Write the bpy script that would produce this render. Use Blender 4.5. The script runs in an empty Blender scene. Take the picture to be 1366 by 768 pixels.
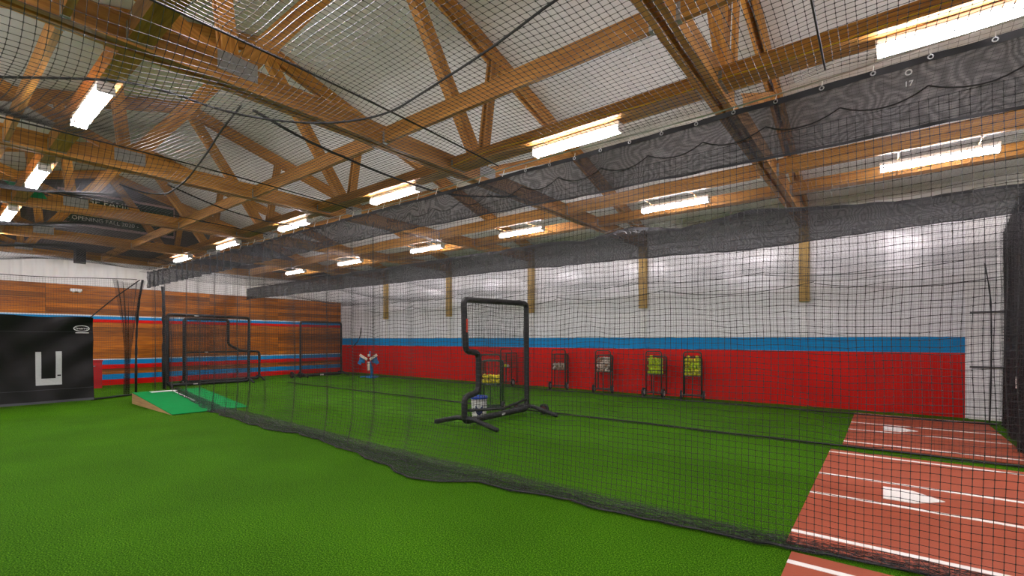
import bpy, math, random
import numpy as np
from mathutils import Vector, Matrix
random.seed(7); rng = np.random.default_rng(7)
scene = bpy.context.scene
col = scene.collection

# ------------------------------------------------------------------ camera, world, exposure
FPX, CY, EYE, YAW = 629.3, 452.5, 1.453, math.radians(38.196)
cam_d = bpy.data.cameras.new('camera'); cam = bpy.data.objects.new('camera', cam_d); col.objects.link(cam)
cam_d.sensor_width = 36; cam_d.lens = FPX / 1366 * 36; cam_d.shift_y = (CY - 384) / 1366
cam_d.clip_start = .05; cam_d.clip_end = 200
cam.location = (0, 0, EYE); cam.rotation_euler = (math.pi / 2, 0, YAW)
scene.camera = cam
world = bpy.data.worlds.new('world'); scene.world = world; world.use_nodes = True
world.node_tree.nodes['Background'].inputs[0].default_value = (.75, .8, .9, 1)
world.node_tree.nodes['Background'].inputs[1].default_value = .25
scene.view_settings.view_transform = 'Standard'; scene.view_settings.look = 'None'
scene.view_settings.gamma = 1; scene.view_settings.use_curve_mapping = False
scene.view_settings.exposure = 2.4
LAMP = 21.0
scene.cycles.use_denoising = True; scene.cycles.denoising_prefilter = 'NONE'
scene.cycles.max_bounces = 10; scene.cycles.diffuse_bounces = 6; scene.cycles.transparent_max_bounces = 16
scene.cycles.sample_clamp_indirect = 6

# ------------------------------------------------------------------ layout (metres)
S = 3.658; X0 = -1.345; T = [X0 - k * S for k in range(-1, 5)] + [-19.22]
YW, XE, XB, YL = 12.05, -19.37, 6.2, -4.45          # red wall, plank end wall, wall behind, wall at the left
Y1, Y2, Y3 = 3.78, 7.83, 11.34                       # three hanging nets
RY = 3.8                                             # ridge
def roof(y): return 6.78 - .29 * abs(y - RY)

# ------------------------------------------------------------------ materials
MATS = {}
def srgb(r, g, b):
    return tuple(((c / 255) / 12.92 if c <= 10 else ((c / 255 + .055) / 1.055) ** 2.4) for c in (r, g, b)) + (1,)
def newmat(name):
    m = bpy.data.materials.new(name); m.use_nodes = True; MATS[name] = m
    nt = m.node_tree; return m, nt, nt.nodes['Principled BSDF']
def mat(name, c, rough=.6, var=.0, scale=8, metallic=0, bump=0, bscale=60, stretch=None, spec=.4):
    m, nt, b = newmat(name); N, L = nt.nodes, nt.links
    b.inputs['Base Color'].default_value = c; b.inputs['Roughness'].default_value = rough
    b.inputs['Metallic'].default_value = metallic; b.inputs['Specular IOR Level'].default_value = spec
    if var or bump:
        tc = N.new('ShaderNodeTexCoord'); mp = N.new('ShaderNodeMapping'); L.new(tc.outputs['Object'], mp.inputs[0])
        if stretch: mp.inputs['Scale'].default_value = stretch
    if var:
        n = N.new('ShaderNodeTexNoise'); n.inputs['Scale'].default_value = scale; n.inputs['Detail'].default_value = 5
        L.new(mp.outputs[0], n.inputs[0])
        r = N.new('ShaderNodeValToRGB'); r.color_ramp.elements[0].position = .3; r.color_ramp.elements[1].position = .7
        r.color_ramp.elements[0].color = tuple(x * (1 - var) for x in c[:3]) + (1,)
        r.color_ramp.elements[1].color = tuple(min(1, x * (1 + var)) for x in c[:3]) + (1,)
        L.new(n.outputs[0], r.inputs[0]); L.new(r.outputs[0], b.inputs['Base Color'])
    if bump:
        n2 = N.new('ShaderNodeTexNoise'); n2.inputs['Scale'].default_value = bscale; n2.inputs['Detail'].default_value = 4
        L.new(mp.outputs[0], n2.inputs[0])
        bp = N.new('ShaderNodeBump'); bp.inputs['Strength'].default_value = bump; bp.inputs['Distance'].default_value = .02
        L.new(n2.outputs[0], bp.inputs['Height']); L.new(bp.outputs[0], b.inputs['Normal'])
    return m
def woodmat(name, dark, light, rough=.55, tone=.25, knots=True):
    m, nt, b = newmat(name); N, L = nt.nodes, nt.links
    tc = N.new('ShaderNodeTexCoord'); oi = N.new('ShaderNodeObjectInfo')
    off = N.new('ShaderNodeVectorMath'); off.operation = 'SCALE'; off.inputs[0].default_value = (13, 7, 5)
    L.new(oi.outputs['Random'], off.inputs['Scale'])
    add = N.new('ShaderNodeVectorMath'); L.new(tc.outputs['Object'], add.inputs[0]); L.new(off.outputs[0], add.inputs[1])
    mp = N.new('ShaderNodeMapping'); mp.inputs['Scale'].default_value = (1.2, 22, 22); L.new(add.outputs[0], mp.inputs[0])
    n = N.new('ShaderNodeTexNoise'); n.inputs['Scale'].default_value = 1.6; n.inputs['Detail'].default_value = 6; n.inputs['Distortion'].default_value = .6
    L.new(mp.outputs[0], n.inputs[0])
    r = N.new('ShaderNodeValToRGB'); r.color_ramp.elements[0].position = .28; r.color_ramp.elements[1].position = .72
    r.color_ramp.elements[0].color = dark; r.color_ramp.elements[1].color = light; L.new(n.outputs[0], r.inputs[0])
    hsv = N.new('ShaderNodeHueSaturation'); L.new(r.outputs[0], hsv.inputs['Color'])
    mr = N.new('ShaderNodeMapRange'); mr.inputs['To Min'].default_value = 1 - tone; mr.inputs['To Max'].default_value = 1 + tone
    L.new(oi.outputs['Random'], mr.inputs['Value']); L.new(mr.outputs[0], hsv.inputs['Value'])
    L.new(hsv.outputs[0], b.inputs['Base Color']); b.inputs['Roughness'].default_value = rough
    bp = N.new('ShaderNodeBump'); bp.inputs['Strength'].default_value = .25; bp.inputs['Distance'].default_value = .01
    L.new(n.outputs[0], bp.inputs['Height']); L.new(bp.outputs[0], b.inputs['Normal'])
    return m
def glowmat(name, c, s):
    m, nt, b = newmat(name); b.inputs['Base Color'].default_value = (.9, .9, .9, 1)
    b.inputs['Emission Color'].default_value = c; b.inputs['Emission Strength'].default_value = s; return m

beam_wood = woodmat('beam_wood', (.31, .118, .016, 1), (.64, .310, .058, 1))
plank_wood = woodmat('plank_wood', (.19, .046, .0012, 1), (.52, .165, .003, 1), rough=.45, tone=.5)
post_wood = woodmat('post_wood', (.36, .22, .05, 1), (.55, .36, .11, 1), tone=.1)
ply_wood = woodmat('ply_wood', (.33, .18, .08, 1), (.52, .31, .15, 1), tone=.05)
roof_white = mat('roof_white', (.74, .735, .74, 1), .5, .05, 1.5, bump=.15, bscale=3)
vinyl_white = mat('vinyl_white', (.84, .85, .88, 1), .16, .03, 2, bump=.6, bscale=2.4, stretch=(.8, 1, 1.6))
rail_grey = mat('rail_grey', (.10, .10, .10, 1), .5)
paint_white = mat('paint_white', (.82, .82, .82, 1), .5, .03, 3)
paint_red = mat('paint_red', (.58, .007, .003, 1), .6, .08, 1.3, bump=.04, bscale=30, spec=.15)
paint_blue = mat('paint_blue', (.001, .235, .54, 1), .6, .06, 2, spec=.15)
stripe_red = mat('stripe_red', (.66, .008, .005, 1), .55, .05, 4, spec=.15)
stripe_blue = mat('stripe_blue', (.004, .26, .62, 1), .55, .05, 4, spec=.15)
stripe_pale = mat('stripe_pale', (.62, .72, .80, 1), .5, .03, 4)
gable_grey = mat('gable_grey', (.105, .10, .098, 1), .8, .12, 3)
side_grey = mat('side_grey', (.62, .61, .6, 1), .7, .05, 2)
clay_mat = mat('clay_mat', (.32, .068, .030, 1), .6, .10, 2.2, bump=.1, bscale=120, spec=.25)
line_white = mat('line_white', (.80, .78, .74, 1), .6, .05, 20)
twine = mat('twine', (.015, .015, .017, 1), .40, spec=.55)
twine_green = mat('twine_sheer', (.05, .05, .052, 1), .6)
rope_black = mat('rope_black', (.012, .012, .014, 1), .6)
hem_black = mat('hem_black', (.012, .013, .016, 1), .5, .2, 20)
pad_black = mat('pad_black', (.016, .017, .019, 1), .5, .15, 14, bump=.1, bscale=40)
steel = mat('steel', (.42, .43, .44, 1), .35, .1, 20, metallic=.8)
galv = mat('galvanised', (.38, .39, .40, 1), .4, .15, 30, metallic=.6)
cart_green = mat('cart_green', (.018, .045, .032, 1), .4, .1, 20)
rubber = mat('rubber', (.015, .015, .016, 1), .7)
hub_grey = mat('hub_grey', (.55, .55, .55, 1), .4)
hub_red = mat('hub_rust', (.10, .03, .025, 1), .6)
plastic_white = mat('plastic_white', (.75, .75, .74, 1), .35)
plastic_blue = mat('plastic_blue', (.01, .05, .35, 1), .35)
navy = mat('navy_print', (.012, .02, .13, 1), .5)
machine_blue = mat('machine_blue', (.008, .17, .42, 1), .35)
cream = mat('cream_guard', (.70, .62, .50, 1), .4)
ramp_green = mat('ramp_green', (.002, .23, .050, 1), .8, .06, 5, bump=.1, bscale=150, spec=.1)
tarp_black = mat('tarp_black', (.0065, .0065, .0065, 1), .42, .1, 6, bump=.35, bscale=3.2, spec=.25)
tarp_print = mat('tarp_print', (.42, .44, .44, 1), .6, .06, 30)
tarp_hem = mat('tarp_hem', (.05, .055, .065, 1), .5)
banner_green = mat('banner_green', (.010, .045, .035, 1), .6, .1, 4)
banner_edge = mat('banner_edge', (.55, .38, .40, 1), .6, .1, 10)
banner_print = mat('banner_print', (.7, .7, .68, 1), .6)
flag_green = mat('flag_green', (.005, .28, .11, 1), .6)
housing_white = mat('housing_white', (.75, .75, .75, 1), .4)
lens_glow = glowmat('lens_glow', (1, .915, .96, 1), LAMP)
box_red = mat('box_red', (.42, .012, .015, 1), .5, .06, 5)
tag_red = mat('tag_red', (.65, .05, .02, 1), .5)
ball_yellow = mat('ball_yellow', (.50, .68, .006, 1), .5, .1, 30)
ball_gold = mat('ball_gold', (.62, .60, .012, 1), .5, .1, 30)
ball_lemon = mat('ball_lemon', (.72, .62, .01, 1), .5, .1, 30)
ball_white = mat('ball_white', (.62, .55, .47, 1), .55, .25, 12)
ball_brown = mat('ball_brown', (.33, .22, .15, 1), .6, .2, 12)
emergency_white = mat('emergency_white', (.8, .8, .78, 1), .4)

def turfmat():
    m, nt, b = newmat('turf'); N, L = nt.nodes, nt.links
    tc = N.new('ShaderNodeTexCoord')
    def noise(s, d, stretch=None):
        n = N.new('ShaderNodeTexNoise'); n.inputs['Scale'].default_value = s; n.inputs['Detail'].default_value = d
        L.new(tc.outputs['Object'], n.inputs[0]); return n
    n1 = noise(105, 3); n2 = noise(.8, 4); n3 = noise(240, 2)
    r = N.new('ShaderNodeValToRGB'); e = r.color_ramp.elements
    e[0].position = .36; e[0].color = (.011, .062, .0005, 1); e[1].position = .70; e[1].color = (.150, .330, .016, 1)
    k = e.new(.53); k.color = (.044, .155, .0012, 1)
    L.new(n1.outputs[0], r.inputs[0])
    hs = N.new('ShaderNodeHueSaturation'); L.new(r.outputs[0], hs.inputs['Color'])
    mr = N.new('ShaderNodeMapRange'); mr.inputs['From Min'].default_value = .3; mr.inputs['From Max'].default_value = .7
    mr.inputs['To Min'].default_value = .86; mr.inputs['To Max'].default_value = 1.14
    L.new(n2.outputs[0], mr.inputs['Value']); L.new(mr.outputs[0], hs.inputs['Value'])
    L.new(hs.outputs[0], b.inputs['Base Color']); b.inputs['Roughness'].default_value = .75
    b.inputs['Specular IOR Level'].default_value = .04
    mx = N.new('ShaderNodeMath'); mx.operation = 'ADD'; L.new(n1.outputs[0], mx.inputs[0]); L.new(n3.outputs[0], mx.inputs[1])
    bp = N.new('ShaderNodeBump'); bp.inputs['Strength'].default_value = .8; bp.inputs['Distance'].default_value = .012
    L.new(mx.outputs[0], bp.inputs['Height']); L.new(bp.outputs[0], b.inputs['Normal'])
    return m
turf = turfmat()

def sheermat(name, c, clear_lo, clear_hi, swirl=True):
    """see-through woven mesh fabric: part of the light passes straight through the weave"""
    m, nt, b = newmat(name); N, L = nt.nodes, nt.links
    b.inputs['Base Color'].default_value = c; b.inputs['Roughness'].default_value = .6
    b.inputs['Specular IOR Level'].default_value = .3
    tr = N.new('ShaderNodeBsdfTransparent'); mix = N.new('ShaderNodeMixShader'); out = N['Material Output']
    tc = N.new('ShaderNodeTexCoord')
    n = N.new('ShaderNodeTexNoise'); n.inputs['Scale'].default_value = 2.2; n.inputs['Detail'].default_value = 2
    L.new(tc.outputs['Object'], n.inputs[0])
    w = N.new('ShaderNodeMath'); w.operation = 'MULTIPLY'; w.inputs[1].default_value = 150 if swirl else 6
    L.new(n.outputs[0], w.inputs[0])
    s = N.new('ShaderNodeMath'); s.operation = 'SINE'; L.new(w.outputs[0], s.inputs[0])
    s2 = N.new('ShaderNodeMath'); s2.operation = 'MULTIPLY'; s2.inputs[1].default_value = 1
    n2 = N.new('ShaderNodeTexNoise'); n2.inputs['Scale'].default_value = 1.1; L.new(tc.outputs['Object'], n2.inputs[0])
    mr = N.new('ShaderNodeMapRange'); mr.inputs['From Min'].default_value = -1.0; mr.inputs['To Min'].default_value = clear_lo
    mr.inputs['From Max'].default_value = 1.0; mr.inputs['To Max'].default_value = clear_hi
    L.new(s.outputs[0], mr.inputs['Value'])
    L.new(mr.outputs[0], mix.inputs[0]); L.new(b.outputs[0], mix.inputs[1]); L.new(tr.outputs[0], mix.inputs[2])
    L.new(mix.outputs[0], out.inputs[0])
    return m
baffle = sheermat('baffle_mesh', (.017, .019, .023, 1), .13, .25)
baffle_far = sheermat('baffle_mesh_dense', (.017, .019, .022, 1), .10, .17)
skirt_cloth = sheermat('skirt_mesh', (.026, .026, .027, 1), .32, .82)
fan_cloth = sheermat('fan_mesh', (.022, .020, .019, 1), .55, .85, False)
swag_cloth = sheermat('swag_mesh', (.05, .05, .055, 1), .74, .90, False)
end_cloth = sheermat('end_mesh', (.017, .015, .017, 1), .04, .16, False)

# ------------------------------------------------------------------ mesh helpers
def link_mesh(name, me, m, parent=None, loc=(0, 0, 0), smooth=False):
    o = bpy.data.objects.new(name, me); col.objects.link(o)
    if m: me.materials.append(m)
    o.location = loc
    if parent is not None: o.parent = parent
    if smooth:
        me.polygons.foreach_set('use_smooth', np.ones(len(me.polygons), dtype=bool))
    return o
def grid_mesh(name, V, F):
    """V (n,3) float array, F (m,4) int array of quads"""
    me = bpy.data.meshes.new(name); V = np.asarray(V, dtype=np.float32); F = np.asarray(F, dtype=np.int32)
    me.vertices.add(len(V)); me.vertices.foreach_set('co', V.ravel())
    me.loops.add(F.size); me.loops.foreach_set('vertex_index', F.ravel())
    me.polygons.add(len(F)); me.polygons.foreach_set('loop_start', np.arange(0, F.size, 4, dtype=np.int32))
    me.polygons.foreach_set('loop_total', np.full(len(F), 4, dtype=np.int32))
    me.update(calc_edges=True); me.validate(); return me
class MB:
    def __init__(s): s.v = []; s.f = []
    def add(s, vs, fs):
        o = len(s.v); s.v += [tuple(v) for v in vs]; s.f += [tuple(i + o for i in f) for f in fs]; return s
    def box(s, c, d, rot=None):
        vs = [Vector((sx * d[0] / 2, sy * d[1] / 2, sz * d[2] / 2)) for sx in (-1, 1) for sy in (-1, 1) for sz in (-1, 1)]
        if rot is not None: vs = [rot @ v for v in vs]
        return s.add([v + Vector(c) for v in vs], [(0, 1, 3, 2), (4, 6, 7, 5), (0, 4, 5, 1), (2, 3, 7, 6), (0, 2, 6, 4), (1, 5, 7, 3)])
    def tube(s, pts, r, n=8, closed=False):
        pts = [Vector(p) for p in pts]; m = len(pts); vs = []; prev = None
        for i, p in enumerate(pts):
            a = pts[(i - 1) % m] if (closed or i > 0) else p; b = pts[(i + 1) % m] if (closed or i < m - 1) else p
            t = (b - a).normalized()
            if prev is None:
                ref = Vector((0, 0, 1)) if abs(t.z) < .9 else Vector((1, 0, 0)); u = t.cross(ref).normalized()
            else:
                u = (prev - t * prev.dot(t)).normalized()
            prev = u; w = t.cross(u)
            rr = r[i] if isinstance(r, (list, tuple)) else r
            vs += [p + u * rr * math.cos(2 * math.pi * k / n) + w * rr * math.sin(2 * math.pi * k / n) for k in range(n)]
        fs = []
        for i in range(m if closed else m - 1):
            j = (i + 1) % m
            fs += [(i * n + k, i * n + (k + 1) % n, j * n + (k + 1) % n, j * n + k) for k in range(n)]
        if not closed: fs += [tuple(range(n))[::-1], tuple((m - 1) * n + k for k in range(n))]
        return s.add(vs, fs)
    def disc(s, a, b, prof, n=20):
        """turned solid about the axis a->b; prof = [(t along axis in metres, radius)]"""
        a = Vector(a); ax = (Vector(b) - a).normalized()
        ref = Vector((0, 0, 1)) if abs(ax.z) < .9 else Vector((1, 0, 0)); u = ax.cross(ref).normalized(); w = ax.cross(u)
        vs = []
        for t, r in prof:
            vs += [a + ax * t + (u * math.cos(2 * math.pi * k / n) + w * math.sin(2 * math.pi * k / n)) * r for k in range(n)]
        fs = []
        for i in range(len(prof) - 1):
            fs += [(i * n + k, i * n + (k + 1) % n, (i + 1) * n + (k + 1) % n, (i + 1) * n + k) for k in range(n)]
        fs += [tuple(range(n))[::-1], tuple((len(prof) - 1) * n + k for k in range(n))]
        return s.add(vs, fs)
    def prism(s, poly, a, b):
        """poly: list of 3-D points, extruded from offset a to offset b"""
        a, b = Vector(a), Vector(b); n = len(poly)
        vs = [Vector(p) + a for p in poly] + [Vector(p) + b for p in poly]
        fs = [tuple(range(n))[::-1], tuple(range(n, 2 * n))] + [(i, (i + 1) % n, n + (i + 1) % n, n + i) for i in range(n)]
        return s.add(vs, fs)
    def build(s, name, m, parent=None, loc=(0, 0, 0), smooth=False):
        me = bpy.data.meshes.new(name); me.from_pydata(s.v, [], s.f); me.update()
        return link_mesh(name, me, m, parent, loc, smooth)
def fillet(pts, r, n=4, closed=False):
    pts = [Vector(p) for p in pts]; out = []; m = len(pts)
    for i, p in enumerate(pts):
        if not closed and i in (0, m - 1): out.append(p); continue
        a, b = pts[(i - 1) % m], pts[(i + 1) % m]; da, db = (a - p), (b - p)
        q = min(r, da.length * .49, db.length * .49); A = p + da.normalized() * q; B = p + db.normalized() * q
        for k in range(n + 1):
            t = k / n; out.append(A * (1 - t) ** 2 + p * 2 * t * (1 - t) + B * t * t)
    return out
def tag(o, label=None, cat=None, group=None, kind=None):
    for k, v in (('label', label), ('category', cat), ('group', group), ('kind', kind)):
        if v: o[k] = v
    return o
def thing(name, label, cat, loc=(0, 0, 0), rz=0, group=None):
    o = bpy.data.objects.new(name, None); col.objects.link(o); o.empty_display_size = .1
    o.location = loc; o.rotation_euler = (0, 0, rz); return tag(o, label, cat, group)
def copy_tree(o, parent=None):
    c = o.copy(); col.objects.link(c)
    if parent is not None: c.parent = parent
    for ch in list(o.children): copy_tree(ch, c)
    return c
def beam(name, A, B, w, h, m, parent=None, base=(0, 0, 0)):
    """timber from A to B, w wide (sideways), h deep (up); local x runs along the grain"""
    A, B = Vector(A), Vector(B); d = B - A; L = d.length; x = d.normalized()
    up = Vector((0, 0, 1)) if abs(x.z) < .98 else Vector((0, 1, 0))
    y = up.cross(x).normalized(); z = x.cross(y)
    o = MB().box((0, 0, 0), (L, w, h)).build(name, m, parent)
    o.matrix_local = Matrix.Translation((A + B) / 2 - Vector(base)) @ Matrix((x, y, z)).transposed().to_4x4()
    return o
def text(name, body, size, M, m, parent=None, align='CENTER', spacing=1.0, depth=.002):
    c = bpy.data.curves.new(name, 'FONT'); c.body = body; c.size = size; c.align_x = align; c.align_y = 'CENTER'
    c.extrude = depth; c.space_character = spacing; c.resolution_u = 3
    t = bpy.data.objects.new(name + '_tmp', c); col.objects.link(t)
    bpy.context.view_layer.update()
    me = bpy.data.meshes.new_from_object(t.evaluated_get(bpy.context.evaluated_depsgraph_get()))
    bpy.data.objects.remove(t); bpy.data.curves.remove(c)
    me.materials.clear(); o = link_mesh(name, me, m, parent); o.matrix_local = M; return o
FACE_X = Matrix(((0, 0, 1), (1, 0, 0), (0, 1, 0)))     # text plane looking along +X, reading along +Y

def strings(P, r):
    """P (s, n, 3): s polylines of n points -> thin three-sided cords"""
    s, n, _ = P.shape
    Tn = np.gradient(P, axis=1); Tn /= np.linalg.norm(Tn, axis=2, keepdims=True) + 1e-9
    ref = np.array([.531, .377, .283]); ref /= np.linalg.norm(ref)
    a = np.cross(Tn, ref); a /= np.linalg.norm(a, axis=2, keepdims=True) + 1e-9; b = np.cross(Tn, a)
    V = np.stack([P + r * (math.cos(q) * a + math.sin(q) * b) for q in (0, 2.0944, 4.18879)], axis=2)
    idx = np.arange(s * n * 3).reshape(s, n, 3)
    F = [np.stack([idx[:, :-1, k], idx[:, :-1, (k + 1) % 3], idx[:, 1:, (k + 1) % 3], idx[:, 1:, k]], axis=-1).reshape(-1, 4) for k in range(3)]
    return V.reshape(-1, 3), np.concatenate(F)
def net(name, fn, nu, nv, su, sv, r, m, parent=None, kind='stuff', knots=None):
    """fn(u, v) -> points; cords at whole u and whole v, bent every su / sv cells"""
    def arr(a, b): return fn(a.astype(float), b.astype(float))
    vs = np.unique(np.append(np.arange(0, nv, sv), nv)); us = np.unique(np.append(np.arange(0, nu, su), nu))
    A = arr(*np.meshgrid(np.arange(nu + 1), vs, indexing='ij'))
    B = arr(*np.meshgrid(us, np.arange(nv + 1), indexing='ij')).transpose(1, 0, 2)
    V1, F1 = strings(A, r); V2, F2 = strings(B, r)
    Vs, Fs = [V1, V2], [F1, F2 + len(V1)]
    if knots is not None:
        K = arr(*np.meshgrid(np.arange(nu + 1), np.arange(nv + 1), indexing='ij')).reshape(-1, 3)
        K = K[knots(K)]; q = r * 2.1
        C = np.array([[sx, sy, sz] for sx in (-1, 1) for sy in (-1, 1) for sz in (-1, 1)]) * q * .75
        FV = np.array([(0, 1, 3, 2), (4, 6, 7, 5), (0, 4, 5, 1), (2, 3, 7, 6), (0, 2, 6, 4), (1, 5, 7, 3)])
        base = len(V1) + len(V2)
        Vs.append((K[:, None, :] + C[None]).reshape(-1, 3))
        Fs.append((FV[None] + (np.arange(len(K)) * 8)[:, None, None]).reshape(-1, 4) + base)
    o = link_mesh(name, grid_mesh(name, np.concatenate(Vs), np.concatenate(Fs)), m, parent)
    if kind: o['kind'] = kind
    return o
def sheet(name, fn, nu, nv, m, parent=None):
    U, Vv = np.meshgrid(np.linspace(0, 1, nu + 1), np.linspace(0, 1, nv + 1), indexing='ij')
    P = fn(U, Vv).reshape(-1, 3); i = np.arange((nu + 1) * (nv + 1)).reshape(nu + 1, nv + 1)
    F = np.stack([i[:-1, :-1], i[1:, :-1], i[1:, 1:], i[:-1, 1:]], -1).reshape(-1, 4)
    return link_mesh(name, grid_mesh(name, P, F), m, parent, smooth=True)
def wob(x, seed, amp=1., f=1.):
    r = np.random.default_rng(seed); y = np.zeros_like(x)
    for k in range(5): y = y + np.sin(x * f * (1 + k * .83) + r.uniform(0, 6.28)) / (1 + .6 * k)
    return amp * y / 2.2

# ------------------------------------------------------------------ the setting
def structure(o): o['kind'] = 'structure'; return o
structure(MB().box(((XE + XB) / 2, (YW + YL) / 2, -.1), (XB - XE + .6, YW - YL + .6, .2)).build('floor', turf))
MATS['turf'].name = 'turf'

# red wall
wr = structure(MB().box(((XE + XB) / 2, YW + .15, 2.3), (XB - XE, .3, 4.6)).build('wall_right', paint_white))
XR = 1.19
edges = [XE] + [t for t in sorted(T[1:6])] + [XR]
for a, b in zip(edges[:-1], edges[1:]):
    MB().box(((a + b) / 2, YW - .008, .60), (b - a - .004, .016, 1.20)).build('red_panel', paint_red, wr)
    MB().box(((a + b) / 2, YW - .009, 1.352), (b - a - .004, .018, .296)).build('blue_panel', paint_blue, wr)
    def vin(u, v, a=a, b=b):
        x = a + (b - a) * u; z = 1.505 + 3.0 * v
        e = np.sin(np.pi * u) * np.sin(np.pi * np.clip(v, 0, 1))
        return np.stack([x, YW - .012 - .035 * e + .018 * e * wob(x * 1.0 + z * 2.2, int(abs(a) * 10), 1, 2.1), z], -1)
    sheet('insulation_sheet', vin, 26, 22, vinyl_white, wr)
for k, t in enumerate(T[1:6]):
    MB().box((t, YW - .028, .60), (.13, .04, 1.20)).build('red_post_cover', paint_red, wr)
    MB().box((t, YW - .028, 1.352), (.13, .04, .296)).build('blue_post_cover', paint_blue, wr)
    MB().box((t, YW - .045, 1.89), (.14, .06, .77)).build('white_post_cover', paint_white, wr)
    beam('wood_post', (t, YW - .08, 2.275), (t, YW - .08, 4.3), .19, .12, post_wood, wr)
# white door past the end of the paint
d1 = structure(MB().box((1.80, YW - .015, .985), (1.10, .05, 1.97)).build('door_1', paint_white))
MB().box((1.80, YW - .05, 1.945), (1.10, .03, .035)).build('door_rail', rail_grey, d1)
MB().box((1.80, YW - .05, .95), (1.10, .03, .035)).build('door_rail', rail_grey, d1)
MB().box((1.80, YW - .06, .02), (1.14, .08, .04)).build('door_sill', line_white, d1)

# plank end wall
we = structure(MB().box((XE - .15, (YW + YL) / 2, 3.5), (.3, YW - YL, 7.0)).build('wall_end', gable_grey))
ROW = .1415; NR = 22
joints = [YL + .05, -2.0, .44, 2.42, 5.35, 6.72, 9.2, YW - .02]
pl = random.Random(3)
for i in range(NR):
    js = [joints[0]] + [j + (pl.choice((-.0, .0, .0, .45)) if 0 else 0) for j in joints[1:-1]] + [joints[-1]]
    for a, b in zip(js[:-1], js[1:]):
        beam('plank', (XE + .012 + pl.uniform(0, .004), a + .003, ROW * (i + .5)), (XE + .012, b - .003, ROW * (i + .5)), .024, ROW - .007, plank_wood, we)
    # boards of one row touch end to end, rows leave a fine joint
for nm, m, z0, z1 in (('pale_stripe', stripe_pale, 2.175, 2.215), ('blue_stripe', stripe_blue, 2.085, 2.175), ('red_stripe', stripe_red, 1.985, 2.085),
                      ('pale_stripe', stripe_pale, .80, .835), ('blue_stripe', stripe_blue, .655, .80), ('red_stripe', stripe_red, .52, .655),
                      ('blue_stripe', stripe_blue, .18, .345), ('red_stripe', stripe_red, .0, .18)):
    MB().box((XE + .031, (YW + YL) / 2, (z0 + z1) / 2), (.012, YW - YL - .06, z1 - z0)).build(nm, m, we)
def corr(u, v):
    y = YL + .02 + (YW - YL - .04) * u; z = 3.115 + .80 * v
    ph = (y / .23) % 1.0; rib = np.clip(1.5 - np.abs(ph - .5) * 6, 0, 1)
    return np.stack([XE + .015 + .03 * rib, y, z], -1)
sheet('ribbed_panel', corr, 560, 1, paint_white, we)
structure(MB().box(((XE + XB) / 2, YL - .15, 2.3), (XB - XE, .3, 4.6)).build('wall_left', side_grey))
structure(MB().box((XB + .15, (YW + YL) / 2, 3.5), (.3, YW - YL, 7.0)).build('wall_back', side_grey))
# roof: two slopes
ce = MB()
for sgn, ye in ((1, YW + .35), (-1, YL - .35)):
    a, b = roof(RY), roof(ye)
    ce.prism([(XE - .2, RY, a), (XE - .2, ye, b), (XE - .2, ye, b + .12), (XE - .2, RY, a + .12)], (0, 0, 0), (XB - XE + .6, 0, 0))
structure(ce.build('ceiling', roof_white))

# ------------------------------------------------------------------ roof trusses
JL, JR = 1.95, 5.62
tn = ['nearest the camera side, behind the view', 'nearest truss, crossing over the clay mats', 'second truss from the right, above the notched screen',
      'third truss from the right, left of the ceiling net pouch', 'fourth truss from the right', 'fifth truss, in front of the banner', 'truss against the plank end wall']
TL = ['timber roof truss behind the viewpoint', 'closest timber roof truss crossing the picture at upper right', 'timber roof truss running from the top left corner, second closest',
      'timber roof truss third closest, one bay behind the corner one', 'timber roof truss fourth closest, in front of the green banner', 'timber roof truss last but one before the end wall, crossing the banner', 'timber roof truss flush against the grey gable end']
for k, t in enumerate(T):
    base = Vector((t, RY, 3.9)); tr = thing('roof_truss', TL[k], 'truss', base, group='roof trusses')
    bz = 4.015
    for s in (-1, 1):
        beam('bottom_chord', (t + s * .058, YL, bz), (t + s * .058, YW - .02, bz), .07, .23, beam_wood, tr, base)
        for sg, ye in ((1, YW - .05), (-1, YL + .05)):
            beam('top_chord', (t + s * .058, RY, roof(RY) - .13), (t + s * .058, ye, roof(ye) - .13), .05, .22, beam_wood, tr, base)
        for y in (JL, JR):
            o = .24 * (1 if y > RY else -1)
            beam('vertical_web', (t + s * .045, y - .04, 4.12), (t + s * .045, y + o, roof(y + o) - .16), .04, .14, beam_wood, tr, base)
    beam('chord_filler', (t, YL, bz + .02), (t, YW - .02, bz + .02), .046, .16, beam_wood, tr, base)
    for sg, ye in ((1, YW - .4), (-1, YL + .4)):
        for q in range(5):
            y = RY + (ye - RY) * (q + .5) / 5
            beam('chord_block', (t, y - .18, roof(y - .18) - .13), (t, y + .18, roof(y + .18) - .13), .066, .16, beam_wood, tr, base)
    for y in (JL, JR):
        sg = 1 if y > RY else -1
        beam('diagonal_web', (t, y - sg * .04, 4.10), (t, RY + sg * .07, roof(RY) - .2), .13, .19, beam_wood, tr, base)
        beam('outer_web', (t, y + sg * .05, 4.12), (t, y + sg * 2.75, roof(y + sg * 2.75) - .2), .06, .14, beam_wood, tr, base)
        for s in (-1, 1):
            MB().box((s * .0965, y - RY, .19), (.006, .36, .18)).build('gusset_plate', galv, tr)
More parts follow.
